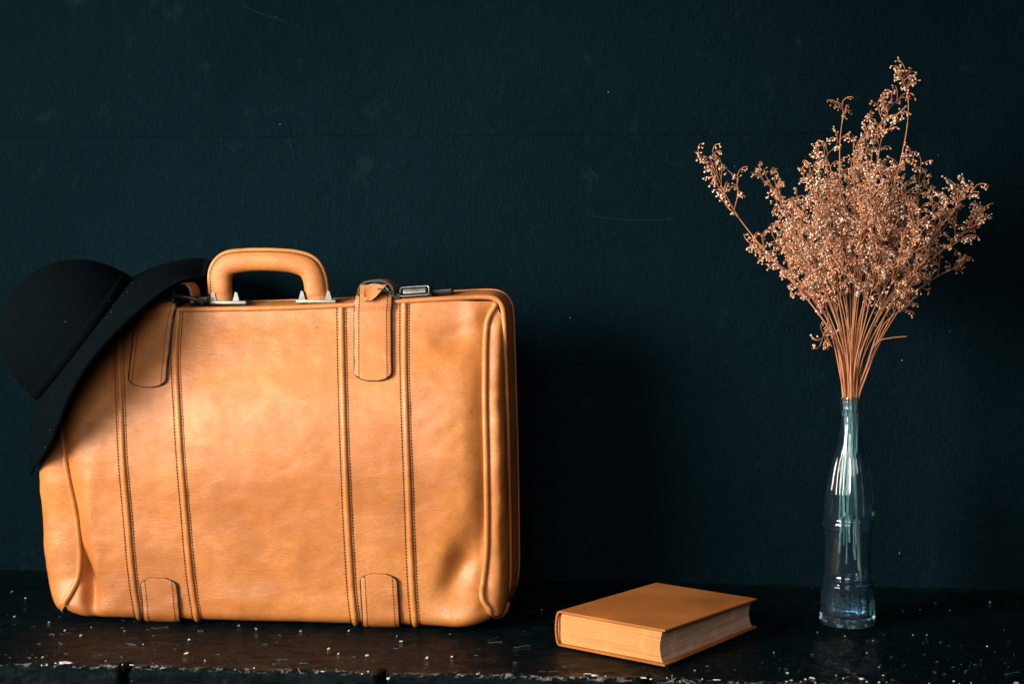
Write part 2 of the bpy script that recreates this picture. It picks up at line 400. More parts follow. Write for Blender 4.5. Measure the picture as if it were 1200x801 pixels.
FL = [(76, 775, 24, 4), (50, 768, 4, 2), (14, 692, 2, 2), (76, 736, 4, 2), (95, 742, 4, 1.5), (219, 763, 9, 3), (222, 747, 5, 1.5), (168, 754, 2, 1), (190, 780, 6, 3), (124, 772, 3, 2), (385, 758, 5, 2.2), (397, 764, 3, 1.6), (409, 737, 3, 1.6), (430, 766, 6, 2), (465, 743, 2, 1.2), (500, 768, 4, 2.6), (530, 767, 4, 1.2), (455, 792, 5, 4), (635, 713, 3, 1.2), (1098, 689, 2, 1), (1125, 692, 1.5, 1), (1160, 703, 3, 1), (1179, 679, 2, 1), (1053, 680, 1.5, 1), (1058, 714, 1.4, 1), (1078, 713, 1.4, 1), (1113, 714, 1.6, 1), (990, 744, 2, 1.2), (1023, 749, 2, 1), (958, 738, 2.4, .8), (923, 786, 5, 1.5), (944, 793, 4, 2), (1190, 797, 10, 2), (1118, 796, 4, 1.6), (1035, 789, 4, 1), (1070, 742, 1.6, 1), (1086, 742, 1.4, 1), (907, 763, 1.5, 1), (1016, 762, 2.4, .8), (1157, 755, 2, 1), (17, 720, 4, 1), (58, 727, 4, 1), (30, 699, 4, 1), (107, 733, 2, 1), (146, 737, 2, 1), (180, 743, 1.5, 1), (280, 731, 3, 1), (300, 735, 4, 1), (470, 750, 5, .8), (352, 738, 4, .7), (240, 771, 3, 1), (675, 748, 2, 1), (1030, 780, 2, 1)]
for (px, py, a, b) in FL:
    c = Gd(px, py); flake(mb, (c.x, c.y, ledge_z(c.x, c.y)+0.0002), a*0.00042, b*0.0022 if py < 770 else b*0.0014, (0, 0, 1), 9)
for _ in range(250):
    x = random.uniform(-0.72, 1.1); far = sst(0.22, 0.45, x)
    if nz(x, 7, 0, 14)+0.35*nz(x, 2, 0, 70)+0.25*far < random.uniform(-0.15, 0.45): continue
    y = FRONT_Y+0.003+abs(random.gauss(0, 0.003+0.010*far)); k = random.choice([1, 1, 1.6, 2.6, 4.5])
    flake(mb, (x, y, ledge_z(x, y)+0.0002-(0.0012 if y < FRONT_Y+0.005 else 0)), random.uniform(.0005, .0014)*k, random.uniform(.0005, .0014), (0, -0.5, 0.86), 8, 0.0006)
mb.build('paint_flakes', M_FLAKE, ledge, False, kind='stuff'); mb = MB()
for _ in range(50):
    x = random.uniform(-0.7, 1.0); y = random.uniform(FRONT_Y+0.01, -0.01); a = random.gauss(0, 0.5); L_ = random.uniform(.002, .009)
    if random.random() < sst(0.25, 0.6, x)*0.7: continue
    q = [(x+L_*t*math.cos(a), y+L_*t*math.sin(a)*1.5+0.0015*math.sin(3*t), ledge_z(x+L_*t*math.cos(a), y+L_*t*math.sin(a)*1.5)+0.0001) for t in np.linspace(-1, 1, 6)]
    mb.add(*tube(q, [.0001, .00022, .0003, .0003, .0002, .0001], 5))
for _ in range(230):
    c = Gd(random.uniform(-20, 1220), random.choice([random.uniform(675, 790), random.gauss(778, 9)]))
    if c.y < FRONT_Y+0.012 or c.y > WALL_Y-0.01: continue
    flake(mb, (c.x, c.y, ledge_z(c.x, c.y)+0.0001), random.choice([.0004, .0006, .0009, .0026]), random.uniform(.0003, .0010), (0, 0, 1), 6, 0.0003)
mb.build('paint_crumbs', M_SCUFF, ledge, False, kind='stuff')

# ------------------------------------------------------------------ suitcase
case = thing('suitcase', 'tan leather suitcase with padded handle and two straps standing against the dark wall', 'suitcase', (0, 0.06, 0))
def ip(pts, axis=0):
    a = np.array(pts, float); return a
_top = np.array([(p.x, p.z) for p in [P(x, y, 0.024) for x, y in [(20, 374), (115, 370), (150, 367), (210, 363.5), (300, 362), (400, 358.5), (470, 353.5), (530, 350.5), (578, 351), (620, 352)]]])
def Ht(x): return float(np.interp(x, _top[:, 0], _top[:, 1]))-0.002
Z0 = 0.013
def bound(pts):
    out = []
    for x, y in pts:
        p = P(x, y, 0.004); out.append(((p.z-Z0)/(Ht(p.x)-Z0), p.x))
    out.sort(); q = np.array(out); q = crom(np.c_[q, np.zeros(len(q))], 160); return q
BLt = bound([(75, 717), (86, 701), (94, 678), (96, 650), (93, 620), (88, 585), (80, 540), (73, 490), (73, 450), (80, 415), (94, 388), (118, 368)])
BRt = bound([(578, 721), (569, 708), (565.5, 690), (570, 640), (570, 550), (567, 450), (566, 395), (569, 374), (578, 358)])
def xLR(zf):
    return float(np.interp(zf, BLt[:, 0], BLt[:, 1])), float(np.interp(zf, BRt[:, 0], BRt[:, 1]))
DENTS = []
for (px, py, sx, sz, dep, rot) in [
    (541, 664, 17, 34, 0.0165, -22), (562, 700, 9, 16, -0.0040, -20), (528, 398, 30, 15, 0.0055, 25), (104, 680, 8, 32, 0.0200, 10),
    (118, 690, 14, 20, 0.003, 0), (552, 372, 14, 22, -0.004, 0), (92, 600, 10, 40, 0.003, -8), (310, 560, 90, 90, -0.003, 0), (300, 400, 80, 16, -0.0016, 4), (525, 540, 22, 60, -0.0025, 0),
    (110, 560, 14, 50, -0.002, -10), (550, 610, 16, 16, 0.002, 30), (500, 470, 22, 8, 0.0007, 30), (515, 500, 26, 7, -0.0006, 28), (270, 440, 60, 9, 0.0006, 8), (360, 470, 30, 9, -0.0006, 15), (290, 700, 60, 14, -0.002, 0), (390, 690, 30, 10, 0.0012, 8), (545, 724, 34, 22, -0.008, 0)]:
    p = P(px, py, -0.005); k = 0.0009; a = math.radians(rot)
    DENTS.append((p.x, p.z, sx*k, sz*k, dep, math.cos(a), math.sin(a)))
def S(u, w):
    """front leather: u across between the pipings, w from under the base (0) up to the frame (1)"""
    if w < 0.08: zf, y0, zz = 0.0, 0.07-(0.07-Z0)*w/0.08, 0.0012
    elif w < 0.14:
        th = (w-0.08)/0.06*PI/2; zf, y0, zz = 0.0, Z0-Z0*math.sin(th), 0.0012+(Z0-0.0012)*(1-math.cos(th))
    else: zf, y0, zz = (w-0.14)/0.86, 0.0, None
    l, r = xLR(zf); x = l+(r-l)*u
    if zz is None: zz = Z0+(Ht(x)-Z0)*zf
    f = min(1, max(0, w/0.08))
    y = y0-f*((0.012+0.004*u)*(1-sst(0.45, 1.0, zf)))
    y += 0.030*sst(0.60, 1.05, zf)**1.25
    e = min(u, 1-u)*(r-l); y += 0.013*max(0, 1-e/0.024)**2*(1-0.85*zf**4)*(0.35+0.65*min(1, zf/0.10))
    er, el_ = (1-u)*(r-l), u*(r-l); lw = max(0, 1-zf/0.10)
    zz += lw*(0.0075*max(0, 1-er/0.040)**2+0.0050*max(0, 1-el_/0.028)**2)
    if zf > 0 or f > 0.5:
        for (cx, cz, sx, sz, dep, ca, sa) in DENTS:
            dx, dz = x-cx, zz-cz; a, b = (dx*ca+dz*sa)/sx, (-dx*sa+dz*ca)/sz; q = a*a+b*b
            if q < 9: y += dep*math.exp(-q)*f*(min(1, 0.25+e/0.006) if dep > 0.006 else 1)
        y += 0.0012*nz(x, 0, zz, 22)*f*(1-zf**6)+0.0004*nz(x, 2, zz, 70)*f
    return Vector((x, y, zz))
def Sn(u, w):
    a = S(u+0.003, w)-S(u-0.003, w); b = S(u, w+0.004)-S(u, w-0.004)
    n = a.cross(b); return n.normalized() if n.length > 0 else Vector((0, -1, 0))
def uw(px, py):
    p = P(px, py, -0.006)
    for _ in range(2):
        zf = (p.z-Z0)/(Ht(p.x)-Z0); w_ = 0.14+0.86*zf
        if zf < 0: w_ = 0.14+0.06*max(-1.6, zf*Ht(p.x)/Z0*0.9)
        l, r = xLR(max(0, min(1, zf))); u = (p.x-l)/(r-l)
        y = S(min(1, max(0, u)), min(1, max(0.081, w_))).y; p = P(px, py, y)
    return u, max(0.05, min(1.0, w_))
def on(px, py, h=0.0, du=0.0):
    u, w_ = uw(px, py); return S(u, w_)+Sn(u, w_)*h

NU, NW = 170, 150
us = [0.5-0.5*math.cos(PI*k/(NU-1))*0.35-(0.5-k/(NU-1))*0.65 for k in range(NU)]
ws = list(np.linspace(0, 0.08, 5)[:-1])+list(np.linspace(0.08, 0.14, 10)[:-1])+list(np.linspace(0.14, 1, NW-13))
obj('front_panel', *grid(len(ws), NU, lambda i, j: S(us[j], ws[i])), M_LEATHER, case)

# frame band outline in the plane of the frame
FY0, FY1 = 0.030, 0.074
fo = [(86, 712), (70, 690), (60, 640), (55, 590), (56, 510), (62, 450), (72, 412), (90, 385), (130, 369), (160, 366), (210, 363), (300, 361.5), (400, 358), (470, 353), (530, 349.5), (566, 348), (580, 350), (587, 356.5), (590, 368), (591.5, 400), (593, 450), (595.5, 540), (597, 640), (596.5, 680), (592, 700), (584, 714)]
fpts = crom([P(x, y, 0.028) for x, y in fo], 260)
fz = fpts.copy()
def frame_side(z, right):
    half = fz[130:] if not right else None
    sel = fz[fz[:, 0] > 0.1] if right else fz[fz[:, 0] < -0.1]
    o = np.argsort(sel[:, 2]); return float(np.interp(z, sel[o, 2], sel[o, 0]))
cen = np.array([0.0, 0, 0.17])
def outn(k):                       # outward normal of the outline
    a = fpts[max(0, k-1)]; b = fpts[min(259, k+1)]; t = b-a; n = np.array([-t[2], 0, t[0]]); return n/np.linalg.norm(n)
closed_idx = list(range(260))
def band(i, j):
    k = i; n = outn(k); s = j/8; y = FY0+(FY1-FY0)*s
    o = 0.0058*math.sin(PI/2*min(1, s*1.15))
    p = fpts[k]+n*o; return (p[0], y, p[2])
obj('frame_band', *grid(260, 9, band), M_BAND, case)
V, F = tube([(p[0], FY0-0.001, p[2]) for p in fpts], 0.0029, 10); frame_pipe = obj('piping', V, F, M_PIPE, case)
V, F = tube([tuple(np.array([0, FY1, 0])+np.array([1, 0, 1])*(fpts[k]+outn(k)*0.0056)) for k in range(260)], 0.0019, 8); obj('piping', V, F, M_PIPE, case)
mb = MB()
stitches(mb, [tuple(np.array([0, FY0+0.008, 0])+np.array([1, 0, 1])*(fpts[k]+outn(k)*0.0022)) for k in range(260)], r=0.0005)
stitches(mb, [tuple(np.array([0, FY1-0.009, 0])+np.array([1, 0, 1])*(fpts[k]+outn(k)*0.0060)) for k in range(260)], r=0.0005)
mb.build('stitching', M_THREAD, case, kind='stuff')

# gussets between front panel and frame, with their pipings
def edge_curve(pts, n):
    q = [P(x, y, Y) for x, y, Y in pts]; c = crom(q, 240); o = np.linspace(0, 239, 240); z = c[:, 2]
    return c
EL = edge_curve([(74, 718, .004), (67, 707, .018), (62, 684, .028), (57, 640, .030), (53.5, 590, .030), (52, 540, .030), (56, 480, .030), (66, 430, .030), (78, 402, .030), (94, 380, .028), (117, 369, .026)], 0)
ER = edge_curve([(579, 722.5, -.004), (588, 720, .012), (594, 709, .022), (597, 690, .029), (597.5, 640, .030), (596, 550, .030), (593, 450, .030), (591, 400, .030), (588.5, 376, .029), (583, 360, .027)], 0)
for right in (False, True):
    ub = 1.0 if right else 0.0; sg = 1 if right else -1; E_ = ER if right else EL
    W = list(np.linspace(0.128, 0.14, 5)[:-1])+list(np.linspace(0.14, 0.998, 90)); m = len(W)
    zb = np.array([S(ub, w_).z for w_ in W]); zb = (zb-zb[0])/(zb[-1]-zb[0]); ze = (E_[:, 2]-E_[0][2])/(E_[-1][2]-E_[0][2]); ze = np.maximum.accumulate(ze+np.arange(240)*1e-7)
    low = np.clip((zb-0.0)/0.16, 0, 1); tgt = zb
    def gf(i, j, ub=ub, sg=sg, E_=E_, W=W, zb=zb, ze=ze, right=right):
        B = S(ub, W[i]); s = j/15
        t = zb[i]
        kk = np.interp(t, ze, np.arange(240)); k0 = int(min(238, kk)); E = Vector(E_[k0]*(1-(kk-k0))+E_[min(239, k0+1)]*(kk-k0))
        open_ = sst(0.0, 0.14, t)*(1-sst(0.90, 1.0, t)); fl_ = 0.5 if right else 1.0
        C1 = Vector(((E.x*0.72+B.x*0.28 if right else E.x)+sg*(0.0015 if right else 0.0050)*open_, min(B.y, E.y)+0.003-0.008*open_, (B.z+E.z)/2-0.001*open_))
        q = B*(1-s)**2+C1*(2*s*(1-s))+E*s*s
        if right:
            th = s*PI/2; q = Vector((B.x+(E.x-B.x)*math.sin(th)**0.85, B.y+(E.y-B.y)*(1-math.cos(th))**1.7-0.0045*math.sin(PI*s)*open_, B.z+(E.z-B.z)*s))
        d = ((0.0018 if right else 0.0009)*nz(q.x*0.6, q.y, q.z, 30)+0.0008*nz(q.x, q.y, q.z, 80))*math.sin(PI*s)*open_
        return (q.x+sg*d, q.y-d, max(0.0008, q.z))
    obj('gusset', *grid(m, 16, gf, flip=not right), M_LEATHER, case)
    pts = [tuple(S(ub, w_)+Vector((sg*0.0008, -0.0022, 0.001))) for w_ in np.linspace(0.13, 0.992, 120)]
    if right: pts = [tuple(ER[k]+np.array([0.0002, -0.001, 0.0008])) for k in range(58, 2, -5)]+pts
    pts = crom(pts, 260)
    for _ in range(6): pts[1:-1] = (pts[:-2]+2*pts[1:-1]+pts[2:])/4
    obj('piping', *tube(pts, 0.0031, 10), M_PIPE, case)
# back half: a softly domed shell behind the frame
L = [tuple(fpts[k]) for k in range(0, 260, 3)]
L += [(fpts[259][0]-0.02, 0, 0.006), (0.1, 0, 0.003), (-0.1, 0, 0.003), (fpts[0][0]+0.02, 0, 0.006)]
La = np.array(L); cc = np.array([0.0, 0, 0.17])
def bk(i, j):
    s = i/10; p = La[j]; q = cc+(p-cc)*(1-s)**0.5 if i < 10 else cc
    k = math.cos(s*PI/2)**0.45 if i < 10 else 0
    q = cc+(p-cc)*k; return (q[0], FY1+0.052*math.sin(s*PI/2)**0.8, q[2])
obj('back_panel', *grid(11, len(L), bk, flip=True, wrap=True), M_LEATHER, case)
def bt(i, j):
    s = j/8; x = -0.235+0.47*i/40; return (x*(1-0.0*s), 0.05+0.045*s, 0.0025)
obj('base_panel', *grid(41, 9, bt, flip=True), M_LEATHER, case)

# ribs with a stitched row on each side
RIB = [[(141.5, 369), (140, 420), (141.5, 480), (144, 540), (149, 600), (154, 660), (159, 700), (164, 724), (167, 732)],
       [(209, 364), (206, 420), (208.5, 480), (212, 540), (217, 600), (222, 660), (227, 700), (232, 726), (235, 734)],
       [(400, 360), (401, 420), (403, 500), (406, 580), (409, 640), (413, 700), (417, 728), (420, 736)],
       [(474, 354), (474, 420), (476, 500), (479, 580), (481, 640), (484, 700), (487, 729), (489, 737)]]
for pl in RIB:
    q = crom([(x, y, 0) for x, y in pl], 90); uws = [uw(x, y) for x, y, _ in q]
    c3 = [S(u, w_) for u, w_ in uws]; n3 = [Sn(u, w_) for u, w_ in uws]
    hw = 0.0036; V = []; F = []; ns = 9
    for c, n in zip(c3, n3):
        a = Vector((1, 0, 0)); a = (a-n*a.dot(n)).normalized()
        for k in range(ns):
            t = -1+2*k/(ns-1); V.append(c+a*(hw*t)+n*(0.0033*max(0, 1-t*t)**0.55-0.0004))
    F = [(i*ns+k, i*ns+k+1, (i+1)*ns+k+1, (i+1)*ns+k) for i in range(len(c3)-1) for k in range(ns-1)]
    rib = obj('rib', V, [f[::-1] for f in F], M_PIPE, case)
    mb = MB()
    for sgn in (-1, 1):
        stitches(mb, [c+Vector((1, 0, 0))*(sgn*0.0050)+n*0.0002 for c, n in zip(c3, n3)], 0.0033, 0.0025, 0.00068)
    mb.build('stitching', M_THREAD, rib, kind='stuff')

# straps: rows of (centre, across, normal, half width)
def strap(name, rows, th, parent, stitch=0.0, m=None, lift_ends=0.0):
    V = []; F = []; M = []
    rows = smooth_rows(rows); n = len(rows); TT = [-1, -1+0.0017/hwmax(rows), -0.6, -0.3, 0, 0.3, 0.6, 1-0.0017/hwmax(rows), 1]; ns = 9
    for (c, a, nn, hw) in rows:
        for side in (1, 0):
            for k in range(ns):
                t = TT[k]; V.append(c+a*(hw*t)+nn*((th if side else 0)-0.0003*t*t-(0.0009 if side and k in (0, ns-1) else 0)))
    W = 2*ns
    for i in range(n-1):
        b, d = i*W, (i+1)*W
        for k in range(ns-1):
            F.append((b+k, d+k, d+k+1, b+k+1)); M.append(1 if k in (0, ns-2) or i == 0 else 0)
            F.append((b+ns+k, b+ns+k+1, d+ns+k+1, d+ns+k)); M.append(1)
        F.append((b, b+ns, d+ns, d)); M.append(1); F.append((b+ns-1, d+ns-1, d+2*ns-1, b+2*ns-1)); M.append(1)
    for i in (0, n-1):
        b = i*W
        for k in range(ns-1):
            q = (b+k, b+k+1, b+ns+k+1, b+ns+k); F.append(q if i == 0 else q[::-1]); M.append(1)
    o = obj(name, V, F, [m or M_STRAP, M_EDGE], parent, True, M); sharp(o, 35)
    if stitch:
        mb = MB()
        for sgn in (-1, 1):
            pts = [c+a*(sgn*(hwmax(rows)-stitch))+nn*(th+0.0002) for (c, a, nn, hw) in rows if hw > hwmax(rows)-stitch+0.0002]
            if len(pts) > 3: stitches(mb, pts, 0.0031, 0.0021, 0.00045)
        mb.build('stitching', M_THREAD, o, kind='stuff')
    return o
def hwmax(rows): return max(r[3] for r in rows)
def smooth_rows(rows):
    n = 110; c = crom([r[0] for r in rows], n); idx = np.linspace(0, len(rows)-1, n); out = []
    for k in range(n):
        i = min(len(rows)-2, int(idx[k])); f = idx[k]-i; r0, r1 = rows[i], rows[i+1]
        a = (r0[1]*(1-f)+r1[1]*f).normalized(); t = Vector(c[min(n-1, k+1)]-c[max(0, k-1)])
        nn = a.cross(t); nn.normalize(); ref = r0[2]*(1-f)+r1[2]*f
        if nn.dot(ref) < 0: nn = -nn
        nn = (nn+ref).normalized()
        out.append((Vector(c[k]), a, nn, r0[3]*(1-f)+r1[3]*f))
    return out
def strap_rows(px_end, px_top, hw, h, top3d, endround=12, rev=False, nfront=24):
    """front run on the leather from the rounded end to the top, then over the frame"""
    rows = []
    (xe, ye), (xt, yt) = px_end, px_top
    for k in range(nfront):
        s = k/(nfront-1); s2 = s**1.6; x = xe+(xt-xe)*(s2*0.6+s*s*0.4); y = ye+(yt-ye)*s2
        u, w_ = uw(x, y); n = Sn(u, w_); c = S(u, w_)+n*h
        a = Vector((1, 0, (xt-xe)/max(1, abs(yt-ye))*(-0.3))); a = (a-n*a.dot(n)).normalized()
        d = abs(y-ye)*0.0009; R = endround*0.0009
        q = 1.0 if d >= R else (1-(1-d/R)**2.6)**(1/2.2)
        rows.append((c, a, n, max(0.002, hw*max(q, 0.32 if k else 0.30))))
    last = rows[-1]
    for (c, nn) in top3d: rows.append((Vector(c), Vector((1, 0, 0)), Vector(nn).normalized(), hw))
    return rows
zt1 = P(184, 361, 0.026).z; zt2 = P(438, 354, 0.026).z; x1 = P(184, 361, 0.026).x; x2 = P(438, 354, 0.026).x
sl = strap_rows((173, 454), (182, 374), 0.0212, 0.0022, [((x1, 0.0244, zt1-0.0025), (0, -1, 0.5)), ((x1+.001, 0.0258, zt1+0.0026), (0, -.7, .8)), ((x1+.001, 0.030, zt1+0.0052), (0, -.1, 1)), ((x1+.001, 0.045, zt1+0.0075), (0, 0, 1)), ((x1+.001, 0.070, zt1+0.0078), (0, 0.2, 1)), ((x1+.001, 0.085, zt1-0.004), (0, 1, .4))])
strap('strap', sl, 0.0026, case, 0.0058)
sr = strap_rows((438, 447), (437.5, 366), 0.0206, 0.0022, [((x2, 0.0244, zt2-0.0025), (0, -1, 0.5)), ((x2, 0.0258, zt2+0.0026), (0, -.7, .8)), ((x2, 0.030, zt2+0.0052), (0, -.1, 1)), ((x2, 0.045, zt2+0.0070), (0, 0, 1)), ((x2, 0.070, zt2+0.0075), (0, 0.2, 1)), ((x2, 0.085, zt2-0.004), (0, 1, .4))])
strap_r = strap('strap', sr, 0.0026, case, 0.0058)
def tab_rows(top, bot, hw):
    rows = []
    (xe, ye), (xb, yb) = top, bot
    for k in range(30):
        s = k/29; s2 = s**1.4; x = xe+(xb-xe)*s2; y = ye+(yb-ye)*s2; u, w_ = uw(x, y); n = Sn(u, w_); c = S(u, w_)+n*0.0012
        a = Vector((1, 0, 0)); a = (a-n*a.dot(n)).normalized(); d = abs(y-ye)*0.0009; R = 0.0095
        q = 1.0 if d >= R else (1-(1-d/R)**2.4)**(1/2.2)
        rows.append((c, a, n, hw*max(q, 0.42)))
    return rows
strap('strap_tab', tab_rows((186, 676), (192, 733), 0.0205), 0.0022, case, 0.0060)
strap('strap_tab', tab_rows((444, 671), (448, 738), 0.0205), 0.0022, case, 0.0060)

# buckle loop over the right strap: leather keeper, wire loop and folded strap end
def arch(x0, x1, zb, h, y0, y1, th, n=18):
    V = []; F = []
    cx, r = (x0+x1)/2, (x1-x0)/2
    for i in range(n+1):
        a = PI*i/n; ca, sa = math.cos(a), math.sin(a)
        sx = math.copysign(abs(ca)**0.75, ca); sz = sa**0.75
        for (y, k) in ((y0, 0), (y1, 0), (y1, 1), (y0, 1)):
            V.append((cx-(r-k*th)*sx, y, zb+(h-k*th)*sz))
    for i in range(n):
        b = i*4
        for k in range(4): F.append((b+k, b+(k+1) % 4, b+4+(k+1) % 4, b+4+k))
    F += [(3, 2, 1, 0), (n*4, n*4+1, n*4+2, n*4+3)]
    return V, F, [0 if (i % 4) == 0 else 1 for i in range(n*4)]+[1, 1]
pa, pb = P(419.5, 350, 0.03), P(463, 350, 0.03)
ztop = P(440, 327.5, 0.034).z
V, F, M = arch(pa.x, pb.x, zt2+0.007, ztop-zt2-0.007, 0.024, 0.056, 0.0022)
kp = obj('keeper', V, F, [M_STRAP, M_EDGE], case, True, M); sharp(kp)
wire = [(pa.x+0.004, 0.0235, zt2+0.009)]+[(pa.x+0.004+(pb.x-pa.x-0.008)*t, 0.0235, zt2+0.009+(ztop-zt2-0.0135)*math.sin(PI*t)**0.6) for t in np.linspace(0.02, 0.98, 22)]+[(pb.x-0.004, 0.0235, zt2+0.009)]
obj('buckle', *tube(wire, 0.0013, 8), M_CHROME, kp)
bar = [(pb.x-0.016, 0.020, zt2+0.014), (pb.x-0.006, 0.019, zt2+0.012), (pb.x+0.003, 0.019, zt2+0.009)]
obj('prong', *tube(crom(bar, 8), 0.0012, 8), M_BLACKMETAL, kp)
# folded end: five sided flap hanging in front of the keeper
def flap(poly, y0, curve, th):
    n = len(poly); V = []; zmax = max(p[1] for p in poly)
    pts = []
    for i in range(n):
        a, b = poly[i], poly[(i+1) % n]
        for k in range(4): t = k/4; pts.append((a[0]+(b[0]-a[0])*t, a[1]+(b[1]-a[1])*t))
    m = len(pts); f = lambda z: y0-curve*math.sin(PI/2*min(1, (zmax-z)/0.012))
    V = [(x, f(z), z) for x, z in pts]+[(x, f(z)+th, z) for x, z in pts]
    F = [tuple(range(m))[::-1], tuple(range(m, 2*m))]+[(k, (k+1) % m, m+(k+1) % m, m+k) for k in range(m)]
    return V, F, [0, 1]+[1]*m
pol = [(P(x, y, 0.016).x, P(x, y, 0.016).z) for x, y in [(420.5, 334), (452, 333.5), (441, 347), (435, 352), (422, 352)]]
V, F, M = flap(pol, 0.0225, 0.006, 0.0022)
fl = obj('strap_end', V, F, [M_STRAP, M_EDGE], case, False, M)
mb = MB(); stitches(mb, [(P(426, 336, 0.012).x, 0.0185, P(426, 336, 0.012).z), (P(426, 348, 0.012).x, 0.0163, P(426, 348, 0.012).z)], 0.003, .002, .0004)
mb.build('stitching', M_THREAD, fl, kind='stuff')
# left keeper, mostly under the hat: curled strap end
a0, a1 = P(205, 350, 0.03), P(229, 350, 0.03)
V, F, M = arch(a0.x, a1.x, zt1+0.006, 0.0215, 0.020, 0.050, 0.0022); sharp(obj('keeper', V, F, [M_STRAP, M_EDGE], case, True, M))
obj('buckle', *tube(crom([(a0.x-0.012, 0.022, zt1+0.008), (a0.x+0.004, 0.019, zt1+0.013), (a1.x, 0.019, zt1+0.011), (a1.x+0.012, 0.022, zt1+0.006)], 16), 0.0022, 8), M_BLACKMETAL, case)

# clasps on the frame: black housing, chrome rim, satin plate
def clasp(pxa, pxb, pyc, tilt):
    a, b = P(pxa, pyc, 0.034), P(pxb, pyc, 0.034); c = (a+b)/2; wd = b.x-a.x
    R = Matrix.Rotation(-tilt, 3, 'Y') @ Matrix.Rotation(math.radians(-24), 3, 'X')
    cl = obj('clasp', *box((c.x, 0.040, c.z-0.002), (wd+0.004, 0.020, 0.0125), 0.002, R), M_BLACKMETAL, case); sharp(cl)
    fr = R @ Vector((0, -0.0108, 0))+Vector((c.x, 0.040, c.z-0.002))
    loop = []
    hw, hz, rr = wd/2-0.001, 0.0050, 0.0025
    for (sx, sz, a0) in ((1, 1, 0), (-1, 1, 90), (-1, -1, 180), (1, -1, 270)):
        for k in range(4): t = math.radians(a0+30*k); loop.append(R @ Vector((sx*(hw-rr)+rr*math.cos(t), 0, sz*(hz-rr)+rr*math.sin(t)))+fr)
    obj('rim', *tube(loop, 0.0011, 7, closed=True), M_CHROME, cl)
    sharp(obj('plate', *box(tuple(fr), (wd-0.008, 0.003, 0.0058), 0.0009, R), M_CHROME, cl))
    return cl
cl = clasp(469, 505, 343.5, math.radians(4))
e = P(512, 341, 0.045); sharp(obj('clasp_hinge', *box((e.x+0.004, 0.048, e.z-0.001), (0.026, 0.016, 0.007), 0.0015, Matrix.Rotation(math.radians(-4), 3, 'Y')), M_BLACKMETAL, case))
e = P(464, 347, 0.036); sharp(obj('clasp_hinge', *box((e.x, 0.034, e.z-0.002), (0.014, 0.014, 0.012), 0.002), M_BLACKMETAL, case))
e = P(233, 350, 0.036); sharp(obj('clasp_hinge', *box((e.x, 0.036, e.z-0.001), (0.024, 0.014, 0.008), 0.002), M_BLACKMETAL, case))

# handle
HY = 0.046
cl_px = [(259.5, 356), (259, 338), (259.5, 320), (268, 309.5), (286, 306), (305, 305), (325, 305.5), (345, 307.5), (361, 313.5), (368, 326), (370.5, 342), (373, 354)]
hw_px = [13.5, 13.5, 14, 14, 13, 12.6, 12.6, 13, 13.8, 13.5, 13.5, 14]
hc = crom([P(x, y, HY) for x, y in cl_px], 70); hws = np.interp(np.linspace(0, 11, 70), range(12), hw_px)*0.00092
hT = np.gradient(hc, axis=0); hT /= np.linalg.norm(hT, axis=1)[:, None]
hN = np.stack([-hT[:, 2], 0*hT[:, 0], hT[:, 0]], 1)      # outward side of the arch
nseg = 22
def hf(i, j):
    a = 2*PI*j/nseg; ca, sa = math.cos(a), math.sin(a)
    fx = math.copysign(abs(ca)**0.8, ca)*hws[i]; d = 0.0095 if 4 < i < 65 else 0.0085
    y = math.copysign(abs(sa)**0.85, sa)*d*(1-0.18*max(0, ca))
    return tuple(hc[i]+hN[i]*fx*0.97+np.array([0, y, 0]))
V, F = grid(70, nseg, hf, wrap=True); F += [tuple(range(nseg)), tuple(69*nseg+k for k in range(nseg))[::-1]]
handle = obj('handle', V, [f[::-1] for f in F], M_STRAP, case)
rim = [tuple(hc[i]+hN[i]*(hws[i]*0.99)+np.array([0, -0.0005, 0])) for i in range(4, 68)]
obj('rim', *tube(rim, 0.0022, 8, flat=0.9), M_PIPE, handle)
mb = MB()
stitches(mb, [tuple(hc[i]+hN[i]*(hws[i]*0.80)+np.array([0, -0.0058, 0])) for i in range(5, 67)], 0.0030, 0.0024, 0.0005)
mb.build('stitching', M_THREAD, handle, kind='stuff')
for (xa, xb, yb, posts) in ((246, 289, 354.5, (251.5, 278)), (347, 394, 353, (355, 386))):
    a, b = P(xa, yb, HY-0.010), P(xb, yb, HY-0.010); c = (a+b)/2
    pl = obj('handle_plate', *box((c.x, HY-0.001, c.z), (b.x-a.x, 0.022, 0.0042), 0.0010), M_CHROME, case); sharp(pl)
    for xp in posts:
        q = P(xp, yb-3, HY-0.004); V = []
        for (dx, dz) in ((-0.0036, 0), (0.0036, 0), (0.0014, 0.0090), (-0.0010, 0.0098)):
            for dy in (-0.0035, 0.0035): V.append((q.x+dx*(1.0 if xp < 300 else 1.0), HY-0.006+dy, q.z-0.001+dz))
        F = [(0, 2, 4, 6), (1, 7, 5, 3), (0, 1, 3, 2), (2, 3, 5, 4), (4, 5, 7, 6), (6, 7, 1, 0)]
        obj('post', V, F, M_CHROME, pl, False)

